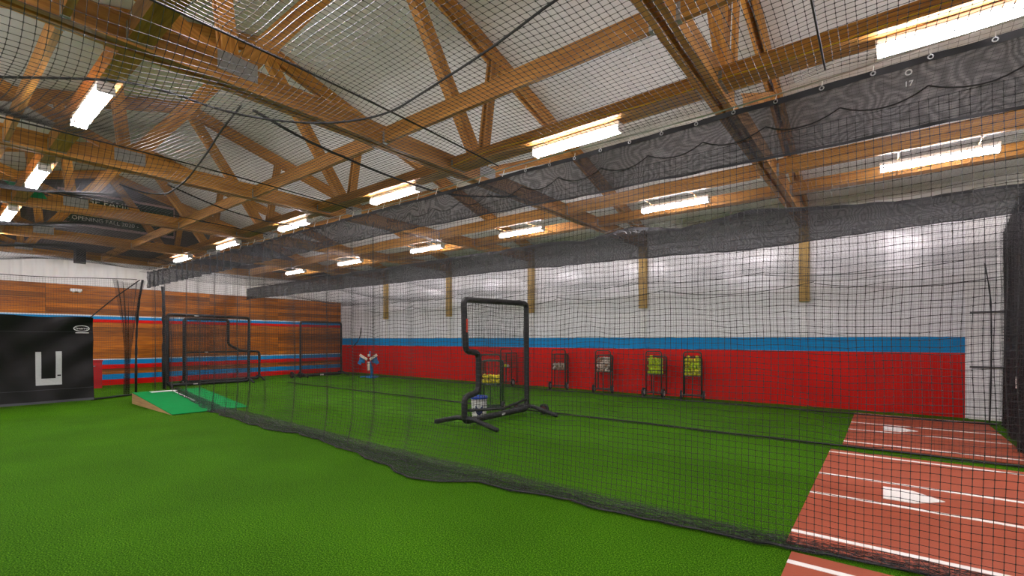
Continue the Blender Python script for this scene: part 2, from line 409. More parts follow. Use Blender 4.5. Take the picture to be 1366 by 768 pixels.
# ------------------------------------------------------------------ joists between the trusses
JO = [(-2.42, .17, .20, 4.03, 'joist over the added outer left light row'), (.72, .05, .22, 4.02, 'narrow leftmost joist'), (1.18, .17, .20, 4.03, 'joist over the left light row'),
      (3.66, .05, .19, 4.00, 'slim joist along the ridge line'), (4.95, .26, .14, 4.01, 'broad joist over the middle light row'),
      (8.02, .07, .22, 4.03, 'joist before the right light row'), (9.35, .20, .18, 4.04, 'broad joist behind the right light row')]
bayn = ['right of the closest truss', 'between closest and second truss', 'between second and third truss', 'between third and fourth truss', 'between fourth and fifth truss', 'in last bay by the gable']
for y, w, h, zc, lab in JO:
    for b in range(6):
        xa, xb = T[b] - .1, T[b + 1] + .1
        base = Vector(((xa + xb) / 2, y, zc - h / 2)); t = thing('ceiling_joist', f'timber {lab}, {bayn[b]}', 'joist', base, group='joists between the trusses')
        beam('timber', (xa, y, zc), (xb, y, zc), w, h, beam_wood, t, base)
        for xx, s in ((xa, -1), (xb, 1)):
            MB().box((xx - base.x + s * -.0 - s * .0, 0, h * .35), (.05, w + .012, h * .75)).build('joist_hanger', galv, t)
yc = mat('cord_yellow', (.75, .50, .01, 1), .5)
tag(MB().tube([(x, 0, .02 * math.sin(x * 1.3) + .012 * math.sin(x * 4.1)) for x in np.linspace(-5.2, 1.9, 70)], .006, 5).build('power_cord', yc, None, (0, 4.812, 3.965)), 'yellow power cord strung along the joist of the middle light row', 'cord')
# ------------------------------------------------------------------ strip lights
def strip_light(x, y, label, group):
    t = thing('strip_light', label, 'light', (x, y, 3.80), 0, group)
    L = 1.20
    MB().box((0, 0, .105), (L, .13, .05)).build('housing', housing_white, t)
    prof = [(-.068, .08), (-.068, .045), (-.045, .022), (0, .014), (.045, .022), (.068, .045), (.068, .08)]
    MB().prism([(-L / 2 + .015, a, b) for a, b in prof], (0, 0, 0), (L - .03, 0, 0)).build('lens', lens_glow, t)
    for s in (-1, 1): MB().box((s * (L / 2 - .006), 0, .048), (.012, .142, .07)).build('end_cap', housing_white, t)
    if abs(y - 8.47) < .01:
        for s in (-.4, .4): MB().box((s, .215, .135), (.018, 1.29, .012)).build('mounting_strap', beam_wood, t)
    else:
        for s in (-.4, .4): MB().tube([(s, 0, .12), (s, 0, .14)], .006, 6).build('mounting_rod', galv, t)
ordn = ['first', 'second', 'third', 'fourth', 'fifth', 'sixth', 'seventh']
for y, row, xs in ((5.0, 'middle row, above the near band', (4.0, .55, -2.95, -6.43, -9.78, -13.16, -16.45)),
                   (8.47, 'right row, between the two bands', (4.0, .56, -2.95, -6.4, -9.55, -13.1, -16.5)),
                   (1.15, 'left row, above the tarp', (4.0, .6, -2.95, -6.46, -9.86, -13.18, -16.5)),
                   (-2.4, 'added unseen outer row along the left wall', (4.0, .6, -2.95, -6.46, -9.86, -13.18, -16.5))):  # row added out of view to brighten the left roof and floor
    for i, x in enumerate(xs):
        strip_light(x, y, f'lit strip light in {row}, {ordn[i]} from viewpoint', 'strip lights under the joists')

# ------------------------------------------------------------------ hanging nets
C = .045
def mound_h(x, y=None):
    return np.clip((x + 10.7) / (-13.35 + 10.7), 0, 1) * .24 * (x > -13.4)
def skirt_out(x):
    xs = [-14.5, -13, -10.8, -8.5, -7.6, -7.1, -6.2, -5.3, -4.5, -3.8, -3.45, -3.1, -2.5, -2.2, -1.9, -1.2, -.6, 0, 2]
    ys = [3.85, 3.8, 3.69, 3.55, 3.50, 3.64, 3.58, 3.46, 3.35, 3.16, 3.36, 3.53, 3.55, 3.64, 3.58, 3.62, 3.69, 3.78, 3.84]
    return np.interp(x, xs, ys) + .02 * wob(x, 5, 1, 9) - .05 * np.abs(np.sin(x * 4.1 + np.sin(x * 1.7))) * np.clip((-x - .6) / 2, .2, 1) + .03
def hanging_net(label, Y, xa, xb, ztop, seed, r, sv, su, pleat, knots=None, lip=None, bunch=0):
    t = thing('divider_net', label, 'net', ((xa + xb) / 2, Y, 0)); off = np.array([(xa + xb) / 2, Y, 0])
    nu = int((xb - xa) / C); nv = int(ztop / C)
    def fn(u, v):
        x = xa + (xb - xa) * u / nu; s = v / nv                     # v = 0 at the floor
        far = np.clip((-x - 1.5) / 5, 0.15, 1)
        y = Y + far * pleat * (wob(x, seed, 1, 3.1) * .6 + .5 * np.sin(x * 9 + 2 * np.sin(x * 1.3))) * (.35 + .65 * (1 - s)) + .012 * wob(x * 2 + s * 7, seed + 1)
        lean = 0 if lip is None else (np.clip(1 - s * 5, 0, 1) ** 2) * (lip(x) - Y) * .35
        zf = .02 + (mound_h(x) if lip is not None else 0)
        z = zf + (ztop - zf) * s + .022 * wob(x, seed + 2, 1, 2.6) * np.sin(np.pi * np.clip(s, 0, 1)) + .012 * wob(x + s * 3, seed + 3, 1, 7) * np.sin(np.pi * s)
        xx = x + .012 * wob(s * 6 + x * .7, seed + 4) + bunch * np.clip((-x - 2.2) / 3, 0, 1) * np.sin(x * 8.0 + 2.2 * np.sin(x * 1.9 + seed))
        return np.stack([xx, y + lean, z], -1) - off
    net('net_mesh', fn, nu, nv, su, sv, r, twine, t, knots=knots)
    return t, off
near_knots = lambda K: K[:, 0] > -3.2 + 1.35
n1, off1 = hanging_net('near black divider net with a rumpled hem lying on the turf', Y1, -14.6, 1.35, 2.9, 11, .0020, 3, 2, .09,
                       knots=lambda K: K[:, 0] + (-14.6 + 1.35) / 2 > -6.5, lip=skirt_out, bunch=.085)
n2, off2 = hanging_net('middle black divider net behind the notched screen', Y2, -15.8, 1.30, 2.98, 21, .0014, 4, 4, .05, bunch=.05)
n3, off3 = hanging_net('far black net hanging in front of the red wall', Y3, -18.6, 1.55, 2.78, 31, .0011, 5, 4, .03)
# rumpled hems on the floor
def hem(parent, off, xa, xb, outer, inner, rows, seed, m=skirt_cloth, nu=700, rise=.03):
    def fn(u, v):
        x = xa + (xb - xa) * u; a = outer(x); b = inner(x)
        y = a + (b - a) * v + .015 * wob(x * 3 + v * 5, seed)
        zf = mound_h(x) if rise > .02 else 0
        z = zf + .012 + rise * np.abs(wob(x * 1.7 + v * 9, seed + 1, 1, 4)) * np.sin(np.pi * np.clip(v, .02, 1)) + .05 * v ** 3 * (rise > .02)
        return np.stack([x, y, z], -1) - off
    return sheet('rumpled_hem', fn, nu, rows, m, parent)
inner1 = lambda x: np.maximum(skirt_out(x) + .10, 3.80 + .16 * np.clip((-x - 5) / 4, 0, 1))
hem(n1, off1, -14.4, 1.35, skirt_out, inner1, 9, 51)
def hemnet(u, v):
    x = -14.4 + 15.75 * u / 330; a = skirt_out(x); b = inner1(x); q = v / 12
    x2 = x + .03 * wob(x * 3 + q * 4, 57, 1, 3)
    y = a + (b - a) * q + .02 * wob(x * 4 + q * 6, 58, 1, 2)
    return np.stack([x2, y, mound_h(x) + .02 + .035 * np.abs(wob(x * 1.7 + q * 9, 52, 1, 4)) * np.sin(np.pi * np.clip(q, .02, 1)) + .05 * q ** 3], -1) - off1
net('hem_folds', hemnet, 330, 12, 1, 1, .0021, twine, n1)
hem(n2, off2, -15.7, 1.30, lambda x: 7.72 + .03 * wob(x, 8, 1, 2), lambda x: 7.84 + 0 * x, 4, 53, rise=.018)
hem(n3, off3, -18.4, 1.50, lambda x: 11.20 + .04 * wob(x, 9, 1, 1.6), lambda x: 11.38 + 0 * x, 4, 55, m=skirt_cloth, rise=.018)
def rope_on_floor(parent, off, fy, xa, xb, r, name='hem_rope'):
    pts = [(x - off[0], fy(x) - off[1], float(mound_h(np.array(x))) * (off[1] < 5) + r + .012 - off[2]) for x in np.linspace(xa, xb, 220)]
    MB().tube(pts, r, 5).build(name, rope_black, parent)
rope_on_floor(n1, off1, lambda x: float(skirt_out(np.array(x))) + .012, -14.3, 1.3, .008)
rope_on_floor(n2, off2, lambda x: 7.73 + .03 * float(wob(np.array(x), 8, 1, 2)), -15.6, 1.3, .012)
rope_on_floor(n3, off3, lambda x: 11.21 + .04 * float(wob(np.array(x), 9, 1, 1.6)), -18.3, 1.5, .011)
# swagged ropes along the far net
for q, (z0, amp) in enumerate(((2.86, .10), (2.62, .16))):
    for s in range(6):
        a = -17.5 + s * 3.1 + q * .9
        pts = [(a + 3.1 * u - off3[0], -.03, z0 - amp * (1 - (2 * u - 1) ** 2) + .04 * math.sin(s * 2.1 + q)) for u in np.linspace(0, 1, 14)]
        MB().tube(pts, .007, 5).build('swag_rope', rope_black, n3)

def swag(u, v):
    x = -18.4 + 19.9 * u; zb = 2.70 - .13 * np.abs(np.sin((x + 17.5) * math.pi / 3.1)) ** .8 + .03 * wob(x, 71, 1, 1.1)
    return np.stack([x, Y3 - .05 + .03 * wob(x * 2 + v, 72), 3.12 + (zb - 3.12) * v], -1) - off3
sheet('doubled_swag', swag, 260, 6, swag_cloth, n3)
# mesh bands along the top
def band(label, Y, xa, xb, top, bot, m, seed, folds, name='mesh_band'):
    t = thing(name, label, 'mesh band', ((xa + xb) / 2, Y, 2.7)); off = np.array([(xa + xb) / 2, Y, 2.7])
    def edge(x, which):
        return (top(x) if which else bot(x))
    def fn(u, v, e0=0, e1=1, dy=0):
        x = xa + (xb - xa) * u; w = e0 + (e1 - e0) * v
        zt, zb = edge(x, 1), edge(x, 0)
        fo = folds(x)
        y = Y + dy + fo * .05 * (np.sin(x * 16 + 1.5 * np.sin(x * 3.1)) * (1 - .4 * w)) + .012 * wob(x * 2.2 + w * 3, seed, 1, 3)
        return np.stack([x, y, zb + (zt - zb) * w], -1) - off
    n = int((xb - xa) * 34)
    sheet('fabric', fn, n, 8, m, t)
    sheet('top_hem', lambda u, v: fn(u, v, .90, 1.0, -.006), n, 1, hem_black, t)
    sheet('bottom_hem', lambda u, v: fn(u, v, -.01, .035, -.006), n, 1, hem_black, t)
    return t, off, fn, edge
top1 = lambda x: np.interp(x, [-14.9, -14, -10, -5, -2, 1.4], [3.20, 3.18, 3.16, 3.13, 3.12, 3.15]) + np.clip((-x - 7) / 6, 0, 1) * .035 * np.abs(np.sin(x * 5.5)) * -1
bot1 = lambda x: np.interp(x, [-14.9, -10, -5, -2, 1.4], [2.78, 2.79, 2.79, 2.74, 2.70]) + .006 * wob(x, 3, 1, 4)
b1, ob1, fb1, _ = band('near grey mesh band with grommets across the top of the net', Y1 - .05, -14.85, 1.45, top1, bot1, baffle, 61, lambda x: np.clip((-x - 5.5) / 5, .08, 1))
top2 = lambda x: np.interp(x, [-18.8, -12, -6.5, -5.2, -4.4, -3.5, -2.6, -1.6, -.8, .2, 1.4], [3.36, 3.36, 3.36, 3.37, 3.30, 3.42, 3.27, 3.40, 3.30, 3.22, 3.22]) + .012 * wob(x, 77, 1, 3)
bot2 = lambda x: np.interp(x, [-18.8, -12, -6, -3, -1.3, 0, 1.4], [2.95, 2.93, 2.90, 2.84, 2.80, 2.86, 2.90]) + .012 * wob(x, 78, 1, 2.2)
b2, ob2, fb2, _ = band('far dark mesh band above the middle net', Y2 - .05, -18.8, 1.45, top2, bot2, baffle_far, 63, lambda x: .35 + 0 * x)
# grommets, ties and cables on the bands
for i in range(16):
    x = -2.75 + i * .27
    c = fb1(np.array((x + 14.85) / 16.3), np.array(.95)) + np.array([0, -.014, 0])
    ring = [(c[0] + .012 * math.cos(a), c[1], c[2] + .012 * math.sin(a)) for a in np.linspace(0, 6.283, 10)[:-1]]
    MB().tube(ring, .004, 5, True).build('grommet', steel, b1)
    MB().tube([(c[0], c[1], c[2] + .01), (c[0] + .004, c[1] + .01, c[2] + .05)], .0025, 5).build('tie', line_white, b1)
for i in range(36):
    x = -14.6 + i * .33
    c = fb1(np.array((x + 14.85) / 16.3), np.array(.99))
    MB().tube([(c[0], c[1] - .01, c[2] - .01), (c[0] + .02, c[1], c[2] + .06)], .004, 5).build('tie', line_white, b1)
for i in range(15):                                                   # scalloped cord behind the mesh
    a = -4.95 + i * .43
    pts = []
    for u in np.linspace(0, 1, 9):
        x = a + .43 * u; c = fb1(np.array((x + 14.85) / 16.3), np.array(.56)); pts.append((c[0], c[1] - .012, c[2] - .065 * (1 - (2 * u - 1) ** 2)))
    MB().tube(pts, .0045, 5).build('scallop_cord', rope_black, b1)
def cable(parent, off, Y, xa, xb, top, dz, r=.006, amp=.02):
    pts = [(x - off[0], Y - off[1], float(top(np.array(x))) + dz + amp * math.sin(x * 1.7) - off[2]) for x in np.linspace(xa, xb, 120)]
    MB().tube(pts, r, 5).build('support_cable', steel, parent)
cable(b1, ob1, Y1 - .05, -14.9, 1.45, top1, .045)
cable(b2, ob2, Y2 - .05, -18.8, 1.45, top2, .035, amp=.03)
text('stock_number', 'o', .075, Matrix.Translation((.12 - ob1[0] + 0, -.035, .36)) @ Matrix.Rotation(math.pi / 2, 4, 'X'), hub_grey, b1)
text('stock_number', '17', .045, Matrix.Translation((.12 - ob1[0], -.035, .285)) @ Matrix.Rotation(math.pi / 2, 4, 'X'), hub_grey, b1)

# ceiling nets
def ceiling_net(label, xa, xb, ya, yb, z, su, sv, r, pouch, seed, knots=None):
    t = thing('ceiling_net', label, 'net', ((xa + xb) / 2, (ya + yb) / 2, z)); off = np.array([(xa + xb) / 2, (ya + yb) / 2, z])
    nu = int((xb - xa) / C); nv = int((yb - ya) / C)
    def fn(u, v):
        x = xa + (xb - xa) * u / nu; s = v / nv; y = ya + (yb - ya) * s
        return np.stack([x + .02 * wob(y * 2 + x, seed), y + .025 * wob(x * 1.5 + y, seed + 1), z + pouch(x, y, s) + .012 * wob(x + y, seed + 2, 1, 2.5)], -1) - off
    net('net_mesh', fn, nu, nv, su, sv, r, twine, t, knots=knots)
    return t, off
cabs = [-16.2, -13.5, -10.8, -8.2, -5.7, -3.1, -.3, 2.5]
def pouch1(x, y, s):
    d = np.zeros_like(x)
    side = np.clip((2.2 - y) / 1.7, 0, 1); side = side * side * (3 - 2 * side)
    for a, b, amp in zip(cabs[:-1], cabs[1:], [.25, .30, .36, .40, .35, .13, .12]):
        q = np.clip((b - x) / (b - a), 0, 1)
        d = d - amp * (.16 + .84 * side) * np.sin(np.pi * q ** .5) * ((x >= a) & (x < b))
    return d + .06 * np.sin(np.pi * s)
cn1, oc1 = ceiling_net('black ceiling net sagging in pouches over the open turf', -14.6, 2.0, -1.0, Y1 - .02, 3.24, 2, 2, .0019, pouch1, 81,
                       knots=lambda K: (K[:, 0] + (-14.6 + 2) / 2) > -6.0)
pouch2 = lambda x, y, s: -.10 * np.sin(np.pi * s) - .05 * np.sin(np.pi * s) * np.abs(np.sin(x * 1.1))
ceiling_net('black ceiling net over the middle lane between the mesh bands', -15.8, 1.4, Y1, Y2 - .05, 3.28, 4, 3, .0010, pouch2, 83)
ceiling_net('black ceiling net over the far lane by the red wall', -18.6, 1.5, Y2, Y3, 3.20, 4, 3, .0010,
            lambda x, y, s: -.36 * s + -.12 * np.sin(np.pi * s) * np.abs(np.sin(x * .9 + .4)), 85)
# cables and loose ropes under the ceiling net
def zc1(x, y): return 3.24 + float(pouch1(np.array([x]), np.array([y]), np.array([(y + 1) / (Y1 + .98)]))[0])
def px_at(x, y, z):
    """point at height z (the net's own level) in the direction of a photo pixel"""
    d = (EYE - z) * FPX / (y - CY); l = d * (x - 683) / FPX
    return (l * math.cos(YAW) - d * math.sin(YAW), l * math.sin(YAW) + d * math.cos(YAW), z)
def loose(label, pts, r=.008):
    pts = fillet(pts, .5, 6) if len(pts) > 2 else pts
    p0 = Vector(pts[0]); o = MB().tube([Vector(p) - p0 for p in pts], r, 6).build('net_rope', rope_black, None, p0)
    return tag(o, label, 'rope', 'ropes of the ceiling net')
for q, (x, w) in enumerate(((-.3, 'running over the clay mats at upper right'), (-3.1, 'running from the top left over the first sag'), (-5.7, 'above the edge of the big net pouch'), (-8.2, 'in front of the banner'))):
    loose(f'taut black rope across the ceiling net {w}', [(x, y, zc1(x, y) - .012) for y in np.linspace(-.6, Y1 - .06, 16)], .007)
loose('slack black rope drooping across the ceiling net in midair', [px_at(*q) for q in ((815, -45, 3.22), (740, 0, 3.2), (655, 65, 3.2), (515, 155, 3.18), (430, 166, 3.17), (350, 159, 3.15), (290, 146, 3.12), (225, 122, 3.08), (160, 107, 3.06), (80, 104, 3.05), (-40, 102, 3.05))], .0075)
loose('black rope hanging in a loop in front of the fourth truss', [px_at(*q) for q in ((322, 140, 3.2), (294, 175, 3.16), (277, 203, 3.12), (247, 243, 3.05), (223, 259, 3.02), (195, 258, 3.0), (160, 246, 3.0))], .008)
loose('dark rope along the net edge below the second truss', [px_at(*q) for q in ((338, 147, 3.22), (411, 189, 3.22), (520, 236, 3.22), (600, 262, 3.2), (690, 262, 3.16))], .011)
loose('thin black rope slung in front of the banner end', [px_at(*q) for q in ((223, 246, 3.2), (294, 278, 3.15), (364, 298, 3.15), (430, 305, 3.18))], .008)

# ------------------------------------------------------------------ end of the open lane: end net, tarp, gathered nets
en = thing('end_net', 'black end net hanging behind the strike zone tarp', 'net', (-14.75, 1.5, 0)); oe = np.array([-14.75, 1.5, 0])
nue, nve = int(4.6 / C), int(3.0 / C)
def endnet(u, v):
    s = v / nve; q = u / nue; y = -1.0 + 4.6 * q
    x = -14.75 - .45 * np.clip((y - 2.6), 0, 1) + .03 * wob(y, 91, 1, 4) * (1 - .5 * s)
    z = .02 + s * (2.98 - .16 * np.sin(np.pi * np.clip(q * 1.02, 0, 1)))
    return np.stack([x, y, z], -1) - oe
net('net_mesh', endnet, nue, nve, 3, 4, .0016, twine, en)
MB().tube([tuple(endnet(np.array(float(u)), np.array(float(nve)))) for u in np.linspace(0, nue, 30)], .009, 6).build('top_rope', rope_black, en)
MB().tube([(-.02, 2.62 - 1.5, .03), (-.45, 3.45 - 1.5, .03), (-.6, 3.62 - 1.5, .03)], .022, 8).build('bottom_pipe', pad_black, en)
MB().tube([(.02, 2.60 - 1.5, 1.97), (-.35, 3.15 - 1.5, 2.52), (-.72, 3.72 - 1.5, 3.02)], .013, 6).build('corner_strap', rope_black, en)

tp = thing('strike_zone_tarp', 'black backstop tarp with a grey strike zone hanging on the end net', 'tarp', (-14.6, 1.5, 0))
def tarpf(u, v):
    y = -.9 + 3.53 * u - 1.5; z = .05 + 1.915 * v
    sag = .012 * np.sin(u * np.pi * 6) * v ** 4
    cor = np.exp(-((1 - u) * 3 + (1 - v) * 2)) * np.sin(((1 - u) * 1.2 - (1 - v)) * 16)
    lef = np.exp(-(np.abs(u - .45) * 3 + (1 - v) * 1.5)) * np.sin((u - .45) * 14 + (1 - v) * 4)
    x = .30 * (1 - u) + .03 * wob(u * 9 + v * 3, 93) + .055 * cor + .06 * lef + .10 * (1 - v) ** 3
    return np.stack([x, y, z - sag], -1)
sheet('tarp_cloth', tarpf, 110, 60, tarp_black, tp)
def tarp_patch(name, y0, y1, z0, z1, m, d=.006):
    def fn(u, v):
        uu = (y0 + (y1 - y0) * u + .9) / 3.53; vv = (z0 + (z1 - z0) * v - .05) / 1.915
        p = tarpf(uu, vv); p[..., 0] += d; return p
    return sheet(name, fn, max(2, int(abs(y1 - y0) * 40)), max(2, int(abs(z1 - z0) * 40)), m, tp)
tarp_patch('zone_left_bar', 1.655, 1.745, .59, 1.18, tarp_print)
tarp_patch('zone_right_bar', 1.975, 2.075, .59, 1.185, tarp_print)
tarp_patch('zone_bottom_bar', 1.655, 2.075, .445, .59, tarp_print, .0075)
tarp_patch('zone_notch', 2.0, 2.06, .635, .665, tarp_black, .010)
tarp_patch('bottom_hem', -.88, 2.62, .05, .10, tarp_hem)
tarp_patch('cross_seam', -.88, 2.62, .34, .346, tarp_hem)
tarp_patch('cross_seam', -.88, 2.62, 1.62, 1.626, tarp_hem)
lx = float(max(tarpf(np.array(q / 3.53), np.array(.86))[0] for q in np.linspace(3.16, 3.46, 9))) + .012
MB().tube([(lx, .92 + .135 * math.cos(a), 1.705 + .062 * math.sin(a)) for a in np.linspace(0, 6.283, 25)[:-1]], .007, 5, True).build('logo_oval', plastic_white, tp)
text('logo_letters', 'Cimarron', .072, Matrix.Translation((lx + .002, .92, 1.705)) @ FACE_X.to_4x4(), plastic_white, tp)
MB().box((lx, .93, 1.605), (.004, .23, .014)).build('logo_line', plastic_white, tp)

def g1(q, s):
    q = np.asarray(q, float); s = np.asarray(s, float)
    half = .06 + .26 * np.clip((s - .25) / .75, 0, 1) ** 1.6
    y = 3.42 + .06 * s + (q - .5) * 2 * half + .02 * np.sin(q * 40 + s * 5)
    x = -15.35 + .06 * np.sin(q * 31) + 0 * s
    return np.stack([x, y, .04 + 2.95 * s - .08 * np.sin(np.pi * q) * s], -1)
gf = thing('gathered_net', 'sheer bunched net fanning out at the top beside the tarp', 'net', (-15.35, 3.42, 0))
sheet('pleated_mesh', lambda u, v: g1(u, v) - np.array([-15.35, 3.42, 0]), 60, 30, fan_cloth, gf)
net('net_mesh', lambda u, v: g1(u / 24., v / 60.) - np.array([-15.35, 3.42, 0]), 24, 60, 1, 2, .0015, twine, gf)
def bundle(label, pts, r, m=pad_black):
    p0 = Vector(pts[0]); n = 26; fp = []
    P = fillet([Vector(p) - p0 for p in pts], .6, 8)
    rr = [r * (1 + .22 * math.sin(i * 1.7) + .12 * math.sin(i * .6)) for i in range(len(P))]
    o = MB().tube(P, rr, 9).build('net_bundle', m, None, p0, True); return tag(o, label, 'net')
bundle('tall dark roped bundle of net at the lane corner', [(-15.55, 3.66, .03), (-15.58, 3.67, 1.2), (-15.5, 3.68, 2.2), (-15.2, 3.72, 3.0)], .026)
bundle('tall dark roped bundle of net under the near band end', [(-14.0, 3.86, .22), (-14.0, 3.85, 1.3), (-13.95, 3.84, 2.1), (-13.9, 3.8, 2.75)], .036)
bundle('dark limp strap dangling in the far corner by the red wall', [(-17.0, 11.5, 1.95), (-17.05, 11.48, 1.5), (-17.35, 11.4, 1.18), (-17.7, 11.35, 1.1)], .018)

# pleated dark end net on the right
er = thing('end_curtain', 'dark pleated end net hanging at the right edge past the door', 'net', (1.6, 10.0, 0))
def encur(u, v):
    s = u; y = 11.9 - 4.1 * s; x = 1.70 - .34 * s + .05 * np.sin(s * 95 + np.sin(v * 3)) + .05 * (1 - v) * np.sin(s * 23)
    return np.stack([x - 1.6, y - 10.0, .02 + (3.30 + .05 * s) * v], -1)
sheet('pleated_mesh', encur, 320, 14, end_cloth, er)
def encn(u, v): return encur(u / 90., v / 64.) + np.array([-.04, 0, 0])
net('net_mesh', encn, 90, 64, 1, 2, .0014, twine, er)
bundle('slack bundle of net hanging in front of the white door', [(1.42, 11.3, .05), (1.45, 11.35, 1.2), (1.44, 11.35, 2.2), (1.36, 11.3, 2.75)], .011)
MB().box((-.155, 9.4 - 10, .86), (.01, .10, .16)).build('care_tag', line_white, er)

# ------------------------------------------------------------------ clay mats with plates
def clay(label, xa, xb, yc, ya, yb, z=0):
    t = thing('home_plate_mat', label, 'mat', ((xa + xb) / 2, yc, 0), group='clay mats'); cx = (xa + xb) / 2
    MB().box((0, (ya + yb) / 2 - yc, .006), (xb - xa, yb - ya, .012)).build('mat', clay_mat, t)
    for dy in (1.65, .41, -.39, -1.54):
        if ya < yc + dy < yb:
            MB().box((0, dy, .0135), (xb - xa, .055, .003)).build('chalk_line', line_white, t)
    MB().prism([(.0 - cx, -.216, .0125), (.216 - cx, -.216, .0125), (.432 - cx, 0, .0125), (.216 - cx, .216, .0125), (0 - cx, .216, .0125)], (0, 0, 0), (0, 0, .006)).build('home_plate', line_white, t)
clay('clay red plate mat in the middle lane at lower right', -.545, 1.36, 5.65, 3.86, 7.47)
clay('clay red plate mat in the far lane beside the red wall', -.44, 1.40, 9.72, 7.93, 11.50)
clay('clay red plate mat cut off by the bottom edge, nearest', -.49, 1.34, 1.87, .03, 3.70)

# ------------------------------------------------------------------ pitching ramp
rp = thing('pitching_ramp', 'green topped portable pitching ramp with plywood sides', 'pitching mound', (-12, 3.7, 0))
pf = [(-1.35, 0, 0), (1.30, 0, 0), (1.30, 0, .012), (-1.22, 0, .235), (-1.35, 0, .235)]
MB().prism(pf, (0, -.63, 0), (0, .74, 0)).build('plywood_body', ply_wood, rp)
sl = math.atan2(.223, 2.52)
o = MB().box((0, 0, 0), (2.66, 1.375, .012)).build('turf_top', ramp_green, rp); o.location = (.0, .055, .131); o.rotation_euler = (0, sl, 0)
o = MB().box((0, 0, 0), (.15, .50, .02)).build('pitching_rubber', line_white, rp); o.location = (-1.18, -.08, .244)
o = MB().box((0, 0, 0), (1.35, .035, .004)).build('centre_line', line_white, rp); o.location = (-.43, .10, .131 + .43 * math.tan(sl) + .009); o.rotation_euler = (0, sl, 0)

# ------------------------------------------------------------------ padded screens
def wheel(parent, c, ax, r, w, hub=hub_grey):
    c = Vector(c); ax = Vector(ax).normalized(); a = c - ax * w / 2
    wl = MB().disc(a, c, [(0, r * .62), (0, r * .92), (w * .2, r), (w * .8, r), (w, r * .92), (w, r * .62)], 18).build('wheel', rubber, parent, smooth=False)
    MB().disc(c - ax * (w / 2 + .004), c, [(0, r * .25), (0, r * .55), (w + .008, r * .55), (w + .008, r * .25)], 14).build('hub', hub, wl)
def screen(label, loc, rz, outline, bars, feet, mesh_poly, r=.038, wheels=(), tags=(), r_net=.0014, cell=.045):
    """outline in (y, z); the screen stands in its local y-z plane"""
    t = thing('pitching_screen', label, 'screen', loc, rz)
    MB().tube(fillet([(0, y, z) for y, z in outline], .10, 5, True), r, 10, True).build('padded_frame', pad_black, t, smooth=True)
    for a, b in bars: MB().tube([(0, *a), (0, *b)], r * .85, 10).build('cross_bar', pad_black, t, smooth=True)
    for y, x0, x1 in feet:
        MB().tube([(x0, y, .028), (x0 * .25, y, .15), (x1 * .25, y, .15), (x1, y, .028)], r * .78, 8).build('foot', pad_black, t, smooth=True)
    for c, rad, hub in wheels: wheel(t, c, (0, 1, 0), rad, .06, hub)
    for (y, z, w, h, m) in tags: MB().box((r + .003, y, z), (.006, w, h)).build('label_patch', m, t)
    # net laced into the frame: each cord runs across the outline
    ys = [p[0] for p in mesh_poly]; zs = [p[1] for p in mesh_poly]; L = []
    def spans(val, ax):
        out = []; n = len(mesh_poly)
        for i in range(n):
            p, q = mesh_poly[i], mesh_poly[(i + 1) % n]; a, b = p[ax], q[ax]
            if (a <= val < b) or (b <= val < a): out.append(p[1 - ax] + (val - a) / (b - a) * (q[1 - ax] - p[1 - ax]))
        out.sort(); return list(zip(out[::2], out[1::2]))
    for val in np.arange(min(ys) + .02, max(ys), cell):
        for a, b in spans(val, 0): L.append([(.03 * math.sin(math.pi * k / 8), val, a + (b - a) * k / 8) for k in range(9)])
    for val in np.arange(min(zs) + .02, max(zs), cell):
        for a, b in spans(val, 1): L.append([(.03 * math.sin(math.pi * k / 8), a + (b - a) * k / 8, val) for k in range(9)])
    V, F = strings(np.array(L, float), r_net)
    o = link_mesh('netting', grid_mesh('netting', V, F), twine, t); o['kind'] = 'stuff'
    return t
# notched screen in the middle lane (local y = 0 at its left end)
ol = [(0, .10), (0, .50), (.36, .56), (.36, 1.22), (.03, 1.26), (-.02, 2.11), (1.80, 2.15), (1.82, .10)]
nt = screen('black padded pitching screen with a notched left side, in the middle lane', (-5.42, 5.62, 0), math.radians(2), ol, [], [(.02, -.68, .68), (1.80, -.35, .70)], ol, .052,
       wheels=[((.30, 1.98, .10), .10, hub_red), ((-.25, 1.86, .09), .09, hub_red)], tags=[(.005, 1.68, .035, .22, tag_red), (1.0, .105, .10, .035, hub_grey)], r_net=.0025)
MB().tube([(.045, .06, .28), (.045, 1.0, .20), (.045, 1.75, .30)], .025, 8).build('brace', pad_black, nt, smooth=True)
# two screens stacked at the back of the middle lane
R1 = [(0, .06), (0, 2.22), (2.30, 2.18), (2.28, .06)]
screen('large black rectangular screen leaning in front of the plank wall', (-17.05, 4.78, 0), math.radians(-3), R1, [], [(.02, -.45, .45), (2.26, -.4, .5)], R1, .045,
       tags=[(.75, 2.19, .12, .03, hub_grey), (.72, .06, .12, .03, hub_grey)], r_net=.0045)
R2 = [(0, .08), (0, 2.12), (1.30, 2.12), (1.30, 1.28), (1.70, 1.06), (2.32, 1.02), (2.32, .08)]
screen('black screen with a cut away upper corner behind the rectangular one', (-17.6, 5.38, 0), 0, R2, [((0, 1.03), (1.75, 1.03))], [(.02, -.45, .5), (2.3, -.4, .45)], R2, .042,
       wheels=[((.35, -.1, .10), .10, hub_grey)], tags=[(.62, 1.03, .10, .03, hub_grey)], r_net=.0045)
R3 = [(0, .06), (0, 2.13), (1.72, 2.13), (1.72, .06)]
screen('black rectangular screen in the far lane near the corner', (-17.5, 9.17, 0), 0, R3, [], [(.02, -.35, .5), (1.70, -.35, .55)], R3, .040,
       wheels=[((.2, -.12, .12), .12, rubber), ((.1, -.38, .12), .12, hub_red)], tags=[(.85, .06, .14, .06, hub_grey)], r_net=.0050)

